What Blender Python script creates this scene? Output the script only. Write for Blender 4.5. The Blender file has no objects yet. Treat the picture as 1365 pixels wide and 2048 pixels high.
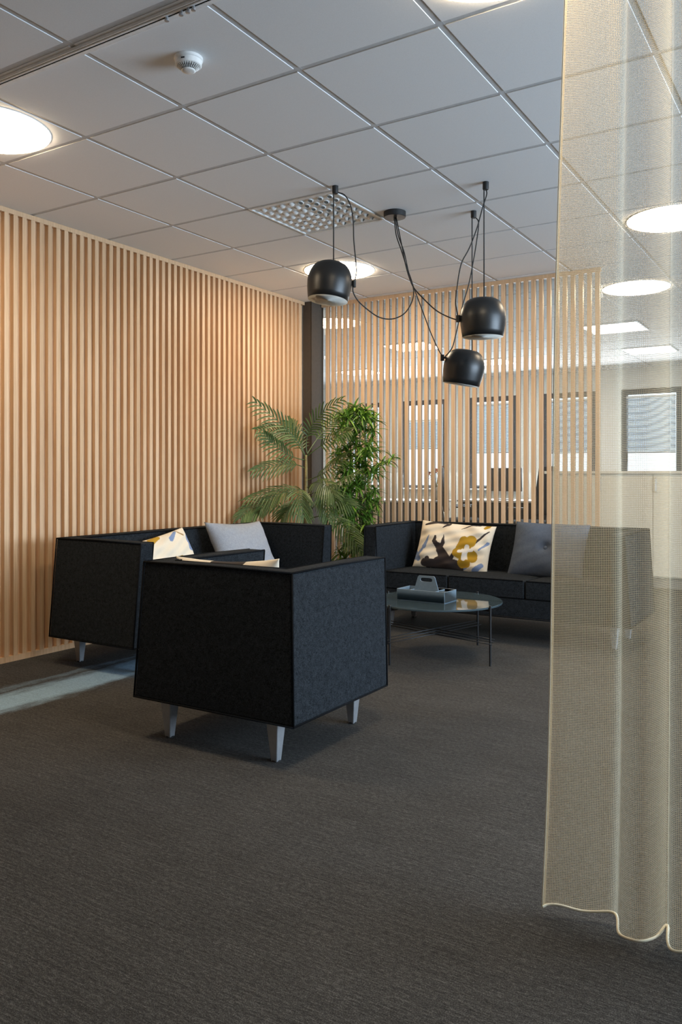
import bpy, bmesh, math, random
from mathutils import Vector, Matrix, Euler
random.seed(7)
S = bpy.context.scene
COL = S.collection
PI = math.pi

# ------------------------------------------------------------------ camera, world, exposure
CAMZ = 1.097
CEIL = 2.6624
YAW = 0.5564
cd = bpy.data.cameras.new('camera')
cam = bpy.data.objects.new('camera', cd); COL.objects.link(cam)
cam.location = (0, 0, CAMZ)
cam.rotation_euler = (PI/2, 0, YAW)
cd.sensor_fit = 'HORIZONTAL'; cd.sensor_width = 36.0
cd.lens = 1633.1*36.0/1365.0
cd.shift_x = 0.0
cd.shift_y = -(1024-950.05)/1365.0
cd.clip_start = 0.05; cd.clip_end = 200
S.camera = cam
FWD = Vector((-math.sin(YAW), math.cos(YAW), 0)); RGT = Vector((math.cos(YAW), math.sin(YAW), 0))

S.view_settings.view_transform = 'Standard'
S.view_settings.look = 'None'
S.view_settings.gamma = 1.0
S.view_settings.use_curve_mapping = False
S.view_settings.exposure = 0.0
S.cycles.max_bounces = 10
S.cycles.diffuse_bounces = 5
S.cycles.transparent_max_bounces = 24
S.cycles.sample_clamp_indirect = 6.0
S.cycles.caustics_reflective = False
S.cycles.caustics_refractive = False
S.cycles.use_denoising = True

LAMP_STRENGTH = 34.0
PANEL_STRENGTH = 17.0
SKY = (0.80, 0.91, 1.0)
SKY_STRENGTH = 2.4
w = bpy.data.worlds.new('daylight'); S.world = w; w.use_nodes = True
wb = w.node_tree.nodes['Background']
wb.inputs[0].default_value = (*SKY, 1); wb.inputs[1].default_value = SKY_STRENGTH

def area(name, loc, rot, sx, sy, power, color):
    l = bpy.data.lights.new(name, 'AREA'); l.shape = 'RECTANGLE'; l.size = sx; l.size_y = sy
    l.energy = power; l.color = color
    o = bpy.data.objects.new(name, l); COL.objects.link(o); o.location = loc; o.rotation_euler = rot
    return o
# daylight entering through the window band of the right-hand wall (opening at x = 3.6)
area('daylight_right', (3.58, 4.1, 1.45), (0, PI/2, 0), 1.5, 3.8, 370, (0.62, 0.80, 1.0))
# daylight entering through the far windows
area('daylight_far', (-4.2, 12.30, 1.55), (-PI/2+0.35, 0, 0), 5.5, 1.2, 300, (0.85, 0.93, 1.0))

# ------------------------------------------------------------------ materials
def newmat(name):
    m = bpy.data.materials.new(name); m.use_nodes = True
    nt = m.node_tree; b = nt.nodes['Principled BSDF']
    return m, nt, b
def N(nt, t, **kw):
    n = nt.nodes.new(t)
    for k, v in kw.items(): setattr(n, k, v)
    return n
def L(nt, a, b): nt.links.new(a, b)
def coords(nt, scale=(1,1,1), kind='Object'):
    tc = N(nt, 'ShaderNodeTexCoord'); mp = N(nt, 'ShaderNodeMapping')
    mp.inputs['Scale'].default_value = scale
    L(nt, tc.outputs[kind], mp.inputs[0]); return mp.outputs[0]
def noise(nt, vec, scale, detail=3, rough=0.6):
    n = N(nt, 'ShaderNodeTexNoise'); n.inputs['Scale'].default_value = scale
    n.inputs['Detail'].default_value = detail; n.inputs['Roughness'].default_value = rough
    L(nt, vec, n.inputs['Vector']); return n.outputs['Fac']
def ramp(nt, fac, stops):
    r = N(nt, 'ShaderNodeValToRGB'); e = r.color_ramp.elements
    e[0].position = stops[0][0]; e[0].color = (*stops[0][1], 1)
    e[1].position = stops[-1][0]; e[1].color = (*stops[-1][1], 1)
    for p, c in stops[1:-1]:
        x = e.new(p); x.color = (*c, 1)
    L(nt, fac, r.inputs[0]); return r.outputs[0]
def mathn(nt, op, a, b=None, clamp=False):
    n = N(nt, 'ShaderNodeMath', operation=op); n.use_clamp = clamp
    for i, v in enumerate((a, b)):
        if v is None: continue
        if isinstance(v, (int, float)): n.inputs[i].default_value = v
        else: L(nt, v, n.inputs[i])
    return n.outputs[0]
def mixc(nt, fac, a, b, blend='MIX'):
    n = N(nt, 'ShaderNodeMix', data_type='RGBA', blend_type=blend)
    for i, v in ((0, fac), (6, a), (7, b)):
        if isinstance(v, (int, float)): n.inputs[i].default_value = v
        elif isinstance(v, tuple): n.inputs[i].default_value = (*v, 1)
        else: L(nt, v, n.inputs[i])
    return n.outputs[2]
def bump(nt, b, h, strength, dist=0.002):
    n = N(nt, 'ShaderNodeBump'); n.inputs['Strength'].default_value = strength; n.inputs['Distance'].default_value = dist
    L(nt, h, n.inputs['Height']); L(nt, n.outputs[0], b.inputs['Normal'])

def plain(name, col, rough=0.5, metal=0.0, var=0.06, spec=0.5, scale=40):
    m, nt, b = newmat(name)
    f = noise(nt, coords(nt), scale, 2)
    c = ramp(nt, f, [(0.3, tuple(x*(1-var) for x in col)), (0.7, tuple(min(1, x*(1+var)) for x in col))])
    L(nt, c, b.inputs['Base Color']); b.inputs['Roughness'].default_value = rough
    b.inputs['Metallic'].default_value = metal; b.inputs['Specular IOR Level'].default_value = spec
    return m
def wood(name, axis='Z'):
    m, nt, b = newmat(name)
    g = N(nt, 'ShaderNodeNewGeometry')
    tc = N(nt, 'ShaderNodeTexCoord')
    off = N(nt, 'ShaderNodeVectorMath', operation='ADD')
    cmb = N(nt, 'ShaderNodeCombineXYZ')
    rr = mathn(nt, 'MULTIPLY', g.outputs['Random Per Island'], 40.0)
    L(nt, rr, cmb.inputs[0]); L(nt, rr, cmb.inputs[2])
    L(nt, tc.outputs['Object'], off.inputs[0]); L(nt, cmb.outputs[0], off.inputs[1])
    mp = N(nt, 'ShaderNodeMapping'); mp.inputs['Scale'].default_value = (60, 60, 2.2)
    L(nt, off.outputs[0], mp.inputs[0])
    f = noise(nt, mp.outputs[0], 1.0, 5, 0.62)
    mp2 = N(nt, 'ShaderNodeMapping'); mp2.inputs['Scale'].default_value = (14, 14, 0.9)
    L(nt, off.outputs[0], mp2.inputs[0])
    wv = N(nt, 'ShaderNodeTexWave', wave_type='RINGS'); wv.inputs['Scale'].default_value = 2.2
    wv.inputs['Distortion'].default_value = 6; wv.inputs['Detail'].default_value = 2
    L(nt, mp2.outputs[0], wv.inputs['Vector'])
    c1 = ramp(nt, f, [(0.25, (0.565, 0.362, 0.202)), (0.5, (0.685, 0.472, 0.288)), (0.75, (0.765, 0.548, 0.36))])
    c2 = mixc(nt, mathn(nt, 'MULTIPLY', wv.outputs['Fac'], 0.16), c1, (0.44, 0.25, 0.13))
    tint = ramp(nt, g.outputs['Random Per Island'], [(0.0, (0.86, 0.82, 0.78)), (0.5, (1.0, 0.98, 0.95)), (1.0, (1.08, 1.08, 1.1))])
    c3 = mixc(nt, 1.0, c2, tint, 'MULTIPLY')
    L(nt, c3, b.inputs['Base Color']); b.inputs['Roughness'].default_value = 0.45
    bump(nt, b, f, 0.12, 0.001)
    return m
def fabric(name, dark, light, scale=900):
    m, nt, b = newmat(name)
    v = coords(nt)
    f1 = noise(nt, v, scale*0.30, 3, 0.75); f2 = noise(nt, v, 60, 4, 0.6)
    f = mathn(nt, 'ADD', mathn(nt, 'MULTIPLY', f1, 0.75), mathn(nt, 'MULTIPLY', f2, 0.25))
    c = ramp(nt, f, [(0.36, dark), (0.64, light)])
    L(nt, c, b.inputs['Base Color']); b.inputs['Roughness'].default_value = 0.95
    b.inputs['Specular IOR Level'].default_value = 0.06
    b.inputs['Sheen Weight'].default_value = 0.0
    bump(nt, b, f1, 0.5, 0.001)
    return m
def emit(name, col, strength):
    m, nt, b = newmat(name)
    f = noise(nt, coords(nt), 3, 1)
    b.inputs['Base Color'].default_value = (0.9, 0.9, 0.88, 1)
    L(nt, ramp(nt, f, [(0.2, tuple(x*0.98 for x in col)), (0.8, col)]), b.inputs['Emission Color'])
    b.inputs['Emission Strength'].default_value = strength
    return m

M = {}
M['wood'] = wood('ash_wood')
M['wall'] = plain('cream_wall_paint', (0.78, 0.74, 0.67), 0.85)
M['white_wall'] = plain('white_wall_paint', (0.78, 0.78, 0.76), 0.85)
M['tile'] = plain('ceiling_tile', (0.84, 0.84, 0.84), 0.95, var=0.03, scale=300, spec=0.1)
M['tbar'] = plain('ceiling_grid_paint', (0.58, 0.58, 0.58), 0.7)
M['charcoal'] = fabric('charcoal_wool', (0.003, 0.0037, 0.0043), (0.037, 0.043, 0.050))
M['piping'] = fabric('piping_wool', (0.004, 0.0045, 0.005), (0.012, 0.013, 0.015))
M['aluminium'] = plain('brushed_aluminium', (0.50, 0.51, 0.53), 0.42, 0.75)
M['black'] = plain('black_paint', (0.012, 0.012, 0.013), 0.38)
M['blackmatt'] = plain('black_rubber', (0.012, 0.012, 0.012), 0.6)
M['shade'] = plain('black_lacquer', (0.009, 0.0095, 0.010), 0.39)
M['white'] = plain('white_plastic', (0.80, 0.80, 0.78), 0.45)
M['rail_white'] = plain('bright_white_enamel', (0.93, 0.93, 0.92), 0.35)
M['shade_white'] = plain('pale_lacquer', (0.46, 0.44, 0.39), 0.6)
M['diffuser'] = plain('frosted_diffuser', (0.36, 0.345, 0.31), 0.6)
M['steel'] = plain('grey_brown_steel', (0.078, 0.063, 0.050), 0.7, spec=0.2)
M['tabletop'] = plain('blue_grey_glass', (0.045, 0.066, 0.076), 0.03, spec=0.9, var=0.01)
M['caddy'] = plain('blue_grey_plastic', (0.165, 0.225, 0.275), 0.4)
M['frame'] = plain('grey_window_frame', (0.055, 0.060, 0.068), 0.5)
M['cabinet'] = plain('cream_laminate', (0.72, 0.66, 0.54), 0.5)
M['worktop'] = plain('beige_worktop', (0.66, 0.60, 0.50), 0.5)
M['plinth'] = plain('dark_plinth', (0.28, 0.25, 0.21), 0.6)
M['desk'] = plain('pale_desk', (0.34, 0.32, 0.29), 0.5)
M['pot'] = plain('dark_pot', (0.05, 0.05, 0.05), 0.5)
M['soil'] = plain('potting_soil', (0.035, 0.024, 0.016), 0.95, var=0.4)
M['trunk'] = plain('plant_stem', (0.20, 0.17, 0.07), 0.7, var=0.4)
M['rust'] = plain('rust_blossom', (0.45, 0.20, 0.14), 0.8, var=0.4)
M['chrome'] = plain('chrome', (0.7, 0.7, 0.7), 0.25, 1.0)
M['dark_void'] = plain('duct_interior', (0.03, 0.03, 0.03), 0.9)
M['lamp'] = emit('warm_lamp', (1.0, 0.80, 0.55), LAMP_STRENGTH)
M['panel'] = emit('office_light_panel', (1.0, 0.90, 0.74), PANEL_STRENGTH)
M['greypillow'] = fabric('pale_grey_wool', (0.24, 0.255, 0.285), (0.37, 0.39, 0.43))
M['bluepillow'] = fabric('slate_blue_wool', (0.070, 0.088, 0.122), (0.115, 0.138, 0.182))

def leafmat(name, dark, mid, bright):
    m, nt, b = newmat(name)
    g = N(nt, 'ShaderNodeNewGeometry')
    c = ramp(nt, g.outputs['Random Per Island'], [(0.0, dark), (0.55, mid), (1.0, bright)])
    f = noise(nt, coords(nt), 90, 2)
    c = mixc(nt, 0.35, c, ramp(nt, f, [(0.3, dark), (0.7, bright)]))
    L(nt, c, b.inputs['Base Color']); b.inputs['Roughness'].default_value = 0.42
    tr = N(nt, 'ShaderNodeBsdfTranslucent'); L(nt, c, tr.inputs[0])
    mx = N(nt, 'ShaderNodeMixShader'); mx.inputs[0].default_value = 0.25
    out = nt.nodes['Material Output']
    L(nt, b.outputs[0], mx.inputs[1]); L(nt, tr.outputs[0], mx.inputs[2]); L(nt, mx.outputs[0], out.inputs[0])
    return m
M['palm_leaf'] = leafmat('palm_leaf', (0.034, 0.078, 0.026), (0.082, 0.150, 0.046), (0.19, 0.26, 0.085))
M['strap_leaf'] = leafmat('strap_leaf', (0.026, 0.085, 0.018), (0.090, 0.23, 0.028), (0.30, 0.50, 0.06))

def carpet():
    m, nt, b = newmat('carpet')
    tc = N(nt, 'ShaderNodeTexCoord')
    def mapd(s):
        mp = N(nt, 'ShaderNodeMapping'); mp.inputs['Scale'].default_value = s
        L(nt, tc.outputs['Object'], mp.inputs[0]); return mp.outputs[0]
    rib = noise(nt, mapd((60, 200, 1)), 1.0, 4, 0.72)
    fine = noise(nt, mapd((1, 1, 1)), 330, 2, 0.7)
    broad = noise(nt, mapd((0.8, 1.2, 1)), 2.0, 2)
    streak = noise(nt, mapd((7, 150, 1)), 1.0, 3, 0.6)
    f = mathn(nt, 'ADD', mathn(nt, 'ADD', mathn(nt, 'MULTIPLY', rib, 0.38), mathn(nt, 'MULTIPLY', fine, 0.44)), mathn(nt, 'MULTIPLY', streak, 0.18))
    c = ramp(nt, f, [(0.37, (0.016, 0.0152, 0.0140)), (0.50, (0.053, 0.0505, 0.047)), (0.64, (0.150, 0.144, 0.135))])
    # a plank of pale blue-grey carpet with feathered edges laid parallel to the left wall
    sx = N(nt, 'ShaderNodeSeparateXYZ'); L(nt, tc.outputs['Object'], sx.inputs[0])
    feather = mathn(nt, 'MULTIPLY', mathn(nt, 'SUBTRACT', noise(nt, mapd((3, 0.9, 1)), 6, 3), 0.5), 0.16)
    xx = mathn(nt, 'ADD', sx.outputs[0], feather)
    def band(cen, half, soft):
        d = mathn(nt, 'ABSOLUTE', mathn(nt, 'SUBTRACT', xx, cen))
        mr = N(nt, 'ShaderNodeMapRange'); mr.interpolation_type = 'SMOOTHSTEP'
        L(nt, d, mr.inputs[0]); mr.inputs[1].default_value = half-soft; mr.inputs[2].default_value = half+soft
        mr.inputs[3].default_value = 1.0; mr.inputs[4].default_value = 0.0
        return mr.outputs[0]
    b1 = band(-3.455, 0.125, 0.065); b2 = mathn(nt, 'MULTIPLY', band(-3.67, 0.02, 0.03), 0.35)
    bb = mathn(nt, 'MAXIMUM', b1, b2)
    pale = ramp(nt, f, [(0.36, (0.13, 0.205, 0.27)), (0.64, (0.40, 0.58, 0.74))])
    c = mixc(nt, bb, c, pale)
    c = mixc(nt, 1.0, c, ramp(nt, broad, [(0.3, (0.88, 0.87, 0.86)), (0.7, (1.08, 1.08, 1.08))]), 'MULTIPLY')
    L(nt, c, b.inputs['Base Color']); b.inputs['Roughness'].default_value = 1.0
    b.inputs['Specular IOR Level'].default_value = 0.1
    bump(nt, b, f, 0.6, 0.004)
    return m
M['carpet'] = carpet()

def glass():
    m, nt, b = newmat('clear_glass')
    out = nt.nodes['Material Output']
    t = N(nt, 'ShaderNodeBsdfTransparent'); t.inputs[0].default_value = (0.95, 0.97, 0.97, 1)
    g = N(nt, 'ShaderNodeBsdfGlossy'); g.inputs['Roughness'].default_value = 0.02
    fr = N(nt, 'ShaderNodeFresnel'); fr.inputs[0].default_value = 1.5
    f = noise(nt, coords(nt), 2, 1)
    fac = mathn(nt, 'MULTIPLY', fr.outputs[0], mathn(nt, 'ADD', mathn(nt, 'MULTIPLY', f, 0.1), 1.1))
    mx = N(nt, 'ShaderNodeMixShader')
    L(nt, fac, mx.inputs[0]); L(nt, t.outputs[0], mx.inputs[1]); L(nt, g.outputs[0], mx.inputs[2]); L(nt, mx.outputs[0], out.inputs[0])
    return m
M['glass'] = glass()

def blindmat():
    m, nt, b = newmat('blind_slat')
    out = nt.nodes['Material Output']
    f = noise(nt, coords(nt), 30, 2)
    c = ramp(nt, f, [(0.3, (0.52, 0.60, 0.68)), (0.7, (0.60, 0.68, 0.75))])
    L(nt, c, b.inputs['Base Color']); b.inputs['Roughness'].default_value = 0.6
    tr = N(nt, 'ShaderNodeBsdfTranslucent'); L(nt, c, tr.inputs[0])
    mx = N(nt, 'ShaderNodeMixShader'); mx.inputs[0].default_value = 0.55
    L(nt, b.outputs[0], mx.inputs[1]); L(nt, tr.outputs[0], mx.inputs[2]); L(nt, mx.outputs[0], out.inputs[0])
    return m
M['blind'] = blindmat()

def sheer():
    # open-weave cloth: real thread pattern in cloth coordinates (metres), holes are clear
    m, nt, b = newmat('sheer_cream_weave')
    out = nt.nodes['Material Output']
    uv = N(nt, 'ShaderNodeUVMap'); uv.uv_map = 'UVMap'
    sp = N(nt, 'ShaderNodeSeparateXYZ'); L(nt, uv.outputs[0], sp.inputs[0])
    jit = noise(nt, coords(nt, (6, 6, 6)), 1.0, 2)
    per = 0.0042
    def threads(sock, cover, wob):
        a = mathn(nt, 'ADD', mathn(nt, 'DIVIDE', sock, per), mathn(nt, 'MULTIPLY', jit, wob))
        d = mathn(nt, 'ABSOLUTE', mathn(nt, 'SUBTRACT', mathn(nt, 'FRACT', a), 0.5))
        mr = N(nt, 'ShaderNodeMapRange'); mr.interpolation_type = 'SMOOTHSTEP'
        L(nt, d, mr.inputs[0]); mr.inputs[1].default_value = 0.0; mr.inputs[2].default_value = cover
        mr.inputs[3].default_value = 1.0; mr.inputs[4].default_value = 0.0
        return mr.outputs[0]
    h = threads(sp.outputs[1], 0.34, 0.3); v = threads(sp.outputs[0], 0.27, 0.5)
    mask = mathn(nt, 'ADD', mathn(nt, 'MULTIPLY', mathn(nt, 'MAXIMUM', h, v), 0.72), 0.05)
    f = noise(nt, coords(nt), 200, 2)
    c = ramp(nt, f, [(0.3, (0.76, 0.655, 0.45)), (0.7, (0.84, 0.745, 0.55))])
    d = N(nt, 'ShaderNodeBsdfDiffuse'); L(nt, c, d.inputs[0])
    tr = N(nt, 'ShaderNodeBsdfTranslucent'); L(nt, c, tr.inputs[0])
    cl = N(nt, 'ShaderNodeMixShader'); cl.inputs[0].default_value = 0.5
    L(nt, d.outputs[0], cl.inputs[1]); L(nt, tr.outputs[0], cl.inputs[2])
    t = N(nt, 'ShaderNodeBsdfTransparent')
    mx = N(nt, 'ShaderNodeMixShader')
    L(nt, mask, mx.inputs[0]); L(nt, t.outputs[0], mx.inputs[1]); L(nt, cl.outputs[0], mx.inputs[2]); L(nt, mx.outputs[0], out.inputs[0])
    return m
M['sheer'] = sheer()
M['hem'] = plain('cream_hem', (0.86, 0.77, 0.58), 0.8)

def printed():
    m, nt, b = newmat('printed_cotton')
    a = N(nt, 'ShaderNodeVertexColor'); a.layer_name = 'print'
    f = noise(nt, coords(nt), 400, 2)
    c = mixc(nt, 1.0, a.outputs[0], ramp(nt, f, [(0.3, (0.93, 0.93, 0.93)), (0.7, (1.03, 1.03, 1.03))]), 'MULTIPLY')
    L(nt, c, b.inputs['Base Color']); b.inputs['Roughness'].default_value = 0.9
    return m
M['printed'] = printed()

# ------------------------------------------------------------------ mesh builder
class MB:
    def __init__(s): s.v = []; s.f = []
    def add(s, vs, fs):
        o = len(s.v); s.v += [tuple(p) for p in vs]; s.f += [tuple(i+o for i in f) for f in fs]
    def hexa(s, b, t):
        s.add(list(b)+list(t), [(3,2,1,0),(4,5,6,7),(0,1,5,4),(1,2,6,5),(2,3,7,6),(3,0,4,7)])
    def box(s, x0, x1, y0, y1, z0, z1):
        s.hexa([(x0,y0,z0),(x1,y0,z0),(x1,y1,z0),(x0,y1,z0)], [(x0,y0,z1),(x1,y0,z1),(x1,y1,z1),(x0,y1,z1)])
    def tube(s, pts, r, n=8, cap=True):
        pts = [Vector(p) for p in pts]; k = len(pts)
        rs = r if isinstance(r, (list, tuple)) else [r]*k
        ref = None; rings = []
        for i, p in enumerate(pts):
            t = (pts[min(i+1,k-1)]-pts[max(i-1,0)]).normalized()
            if ref is None:
                ref = Vector((0,0,1)) if abs(t.z) < 0.9 else Vector((1,0,0))
            a = (ref - t*ref.dot(t)).normalized(); ref = a; c = t.cross(a)
            rings.append([p+(a*math.cos(2*PI*j/n)+c*math.sin(2*PI*j/n))*rs[i] for j in range(n)])
        vs = [q for R_ in rings for q in R_]; fs = []
        for i in range(k-1):
            for j in range(n):
                fs.append((i*n+j, i*n+(j+1)%n, (i+1)*n+(j+1)%n, (i+1)*n+j))
        if cap: fs += [tuple(range(n-1,-1,-1)), tuple((k-1)*n+j for j in range(n))]
        s.add(vs, fs)
    def lathe(s, prof, n=32, c=(0,0,0), mat=None):
        vs = []; fs = []; k = len(prof)
        for r, z in prof:
            for j in range(n):
                p = Vector((r*math.cos(2*PI*j/n), r*math.sin(2*PI*j/n), z))
                if mat: p = mat @ p
                vs.append(p+Vector(c))
        for i in range(k-1):
            for j in range(n):
                fs.append((i*n+j, i*n+(j+1)%n, (i+1)*n+(j+1)%n, (i+1)*n+j))
        if prof[0][0] > 1e-6: fs.append(tuple(range(n-1,-1,-1)))
        if prof[-1][0] > 1e-6: fs.append(tuple((k-1)*n+j for j in range(n)))
        s.add(vs, fs)
    def build(s, name, mat, parent=None, smooth=False, bevel=0, seg=2, label=None, clean=True):
        me = bpy.data.meshes.new(name); me.from_pydata(s.v, [], s.f); me.update()
        if clean:
            bm = bmesh.new(); bm.from_mesh(me)
            bmesh.ops.remove_doubles(bm, verts=bm.verts, dist=1e-6)
            bmesh.ops.recalc_face_normals(bm, faces=bm.faces); bm.to_mesh(me); bm.free()
        me.materials.append(mat)
        if smooth:
            for p in me.polygons: p.use_smooth = True
        o = bpy.data.objects.new(name, me); COL.objects.link(o)
        if parent is not None: o.parent = parent
        if bevel:
            md = o.modifiers.new('bevel', 'BEVEL'); md.width = bevel; md.segments = seg; md.limit_method = 'ANGLE'
            if not smooth:
                for p in me.polygons: p.use_smooth = True
                md.harden_normals = True
        if label: o['label'] = label
        return o
def tag(o, label, cat, group=None, kind=None):
    o['label'] = label; o['category'] = cat
    if group: o['group'] = group
    if kind: o['kind'] = kind
    return o
def empty(name, loc=(0,0,0), rz=0):
    o = bpy.data.objects.new(name, None); COL.objects.link(o); o.empty_display_size = 0.1
    o.location = loc; o.rotation_euler = (0,0,rz); return o
def structure(o, label=None, cat=None):
    o['kind'] = 'structure'
    if label: o['label'] = label
    if cat: o['category'] = cat
    return o
def copy_tree(o, parent=None):
    c = o.copy(); COL.objects.link(c)
    if parent is not None: c.parent = parent
    for ch in list(o.children): copy_tree(ch, c)
    return c
def catmull(pts, n=8):
    P = [Vector(p) for p in pts]; P = [2*P[0]-P[1]]+P+[2*P[-1]-P[-2]]; out = []
    for i in range(1, len(P)-2):
        a, b, c, d = P[i-1:i+3]
        for k in range(n):
            t = k/n
            out.append(0.5*((2*b)+(c-a)*t+(2*a-5*b+4*c-d)*t*t+(3*b-a-3*c+d)*t**3))
    out.append(P[-2]); return out

# ------------------------------------------------------------------ setting
FX0, FX1, FY0, FY1 = -8.5, 3.6, -3.2, 12.45
b = MB(); b.box(FX0, FX1, FY0, FY1, -0.05, 0.0)
structure(b.build('floor', M['carpet']), 'dark grey brown ribbed carpet floor with a pale blue grey plank by the left wall', 'floor')

GX, GY, TS = -1.807, 2.593, 0.6
vent_tile = (round((-3.007-GX)/TS), round((3.793-GY)/TS))
ROUND = [(-3.307,2.293),(-3.307,5.293),(-0.907,2.293),(-0.907,5.293),(-1.507,7.093),(-4.507,7.093)]
PANELS = [(-2.107,8.893),(-4.507,8.893),(-2.107,10.693),(-4.207,10.693),(-6.307,10.693)]
b = MB(); b.box(FX0, FX1, FY0, FY1, CEIL+0.14, CEIL+0.18)
i0, i1 = int((FX0-GX)/TS)-1, int((FX1-GX)/TS)+1
j0, j1 = int((FY0-GY)/TS)-1, int((FY1-GY)/TS)+1
for i in range(i0, i1):
    for j in range(j0, j1):
        if (i, j) == vent_tile: continue
        x0, y0 = GX+i*TS+0.0125, GY+j*TS+0.0125; x1, y1 = x0+TS-0.025, y0+TS-0.025
        x0, x1 = max(x0, FX0), min(x1, FX1); y0, y1 = max(y0, FY0), min(y1, FY1)
        if x1-x0 > 0.03 and y1-y0 > 0.03: b.box(x0, x1, y0, y1, CEIL, CEIL+0.015)
ceil = structure(b.build('ceiling', M['tile'], bevel=0.0015, seg=1), 'suspended ceiling of square pale tiles in a grid', 'ceiling')
b = MB()
for i in range(i0, i1+1):
    x = GX+i*TS
    if FX0 < x < FX1: b.box(x-0.0135, x+0.0135, FY0, FY1, CEIL+0.0030, CEIL+0.009)
for j in range(j0, j1+1):
    y = GY+j*TS
    if FY0 < y < FY1: b.box(FX0, FX1, y-0.0135, y+0.0135, CEIL+0.0034, CEIL+0.0094)
b.build('ceiling_grid', M['tbar'], ceil)

# left wall: ash slats between a top and a base rail on a backing panel
WX = -4.18; SD = 0.030
wl = structure(empty('wall_left', (0,0,0)), 'long warm wood wall of vertical ash slats behind the left sofa', 'wall')
LS0, LP = 3.004, 0.06132
b = MB(); k0 = int((FY0-LS0)/LP)+1
y = LS0 + k0*LP
while y < 6.06:
    b.box(WX-SD, WX, y, y+0.030, 0.034, CEIL-0.030); y += LP
b.build('slat_panel', M['wood'], wl, bevel=0.0012, seg=1)
b = MB(); b.box(WX-SD, WX, FY0, 6.098, 0.0, 0.034); b.build('base_rail', M['wood'], wl)
b = MB(); b.box(WX-SD, WX, FY0, 6.098, CEIL-0.030, CEIL-0.001); b.build('top_rail', M['wood'], wl)
b = MB(); b.box(WX-SD-0.03, WX-SD, FY0, 6.098, 0.0, CEIL-0.001); b.build('backing_panel', M['wood'], wl)

b = MB(); b.box(-4.2, -4.108, 6.10, 6.30, 0.0, CEIL-0.001)
b.box(-4.115, -4.104, 6.10, 6.14, 0.0, CEIL-0.001)
structure(b.build('trim_1', M['steel'], bevel=0.002), 'dark grey brown steel corner post between the two slatted walls', 'post')

# slatted screen with a glass pane behind it
WY = 6.25
wb_ = structure(empty('wall_back', (0,0,0)), 'see-through wood slat screen with glass behind the right sofa', 'wall')
b = MB(); x = -3.244-0.06226*13
while x < -1.58:
    b.box(x, x+0.0315, WY, WY+SD, 0.034, CEIL-0.032); x += 0.06226
b.build('slat_panel', M['wood'], wb_, bevel=0.0012, seg=1)
b = MB(); b.box(-4.10, -1.585, WY, WY+SD, 0.0, 0.034); b.build('base_rail', M['wood'], wb_)
b = MB(); b.box(-4.10, -1.585, WY, WY+SD, CEIL-0.032, CEIL-0.001); b.build('top_rail', M['wood'], wb_)
b = MB(); b.box(-4.10, -1.59, WY+0.055, WY+0.063, 0.0, CEIL-0.001); b.build('glass_pane', M['glass'], wb_, label='clear glass pane')

# far office walls
b = MB(); b.box(-8.56, -8.5, FY0, FY1, 0, CEIL+0.14); structure(b.build('wall_side', M['white_wall']), 'white side wall of the far office', 'wall')
b = MB(); b.box(-8.5, -4.245, 6.0, 6.29, 0, CEIL-0.001); structure(b.build('wall_inner', M['white_wall']), 'white partition beyond the corner post', 'wall')
b = MB(); b.box(3.6, 3.66, FY0, FY1, 0, 0.70); b.box(3.6, 3.66, FY0, FY1, 2.2, CEIL+0.14)
b.box(3.6, 3.66, 6.0, FY1, 0.70, 2.2); b.box(3.6, 3.66, FY0, 2.2, 0.70, 2.2)
structure(b.build('wall_right', M['white_wall']), 'white outer wall with a window band on the right', 'wall')
b = MB(); b.box(FX0, FX1, FY0-0.06, FY0, 0, CEIL+0.14)
structure(b.build('wall_front', M['steel']), 'dark wall behind the viewer', 'wall')
WIN = [(-7.72,-6.90),(-6.50,-5.68),(-5.27,-4.45),(-4.04,-3.22),(-2.86,-2.02),(-1.63,-0.81)]
WZ0, WZ1 = 0.875, 2.36
b = MB(); b.box(FX0, FX1, FY1, FY1+0.25, 0, WZ0); b.box(FX0, FX1, FY1, FY1+0.25, WZ1, CEIL+0.14)
xs = [FX0]+[v for p in WIN for v in p]+[FX1]
for k in range(0, len(xs), 2): b.box(xs[k], xs[k+1], FY1, FY1+0.25, WZ0, WZ1)
structure(b.build('wall_far', M['wall']), 'cream far wall of the office with a row of windows', 'wall')
for k, (x0, x1) in enumerate(WIN):
    wn = structure(empty('window_%d' % (k+1), ((x0+x1)/2, FY1, WZ0)), 'grey framed window in the far office wall', 'window')
    h = (x1-x0)/2; H = WZ1-WZ0
    b = MB(); t = 0.075
    b.box(-h, -h+t, 0.02, 0.10, 0, H); b.box(h-t, h, 0.02, 0.10, 0, H)
    b.box(-h+t, h-t, 0.02, 0.10, H-t, H); b.box(-h+t, h-t, 0.02, 0.10, 0, t*0.7)
    b.build('window_frame', M['frame'], wn, bevel=0.004)
    b = MB(); b.box(-h+t, h-t, 0.055, 0.065, t*0.7, H-t); b.build('pane', M['glass'], wn)
    b = MB(); b.box(-h-0.02, h+0.02, -0.10, 0.02, -0.025, 0.0); b.build('window_sill', M['white'], wn, bevel=0.004)
names = ['leftmost window, behind the plants','window second from left','window behind the lower pendant','window by the right end of the slats','window seen through the curtain','window behind the curtain edge']
WB = [(1.43,2.22),(1.536,2.0),(1.45,2.22),(1.43,2.22),(1.42,2.225),(1.42,2.225)]
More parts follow.
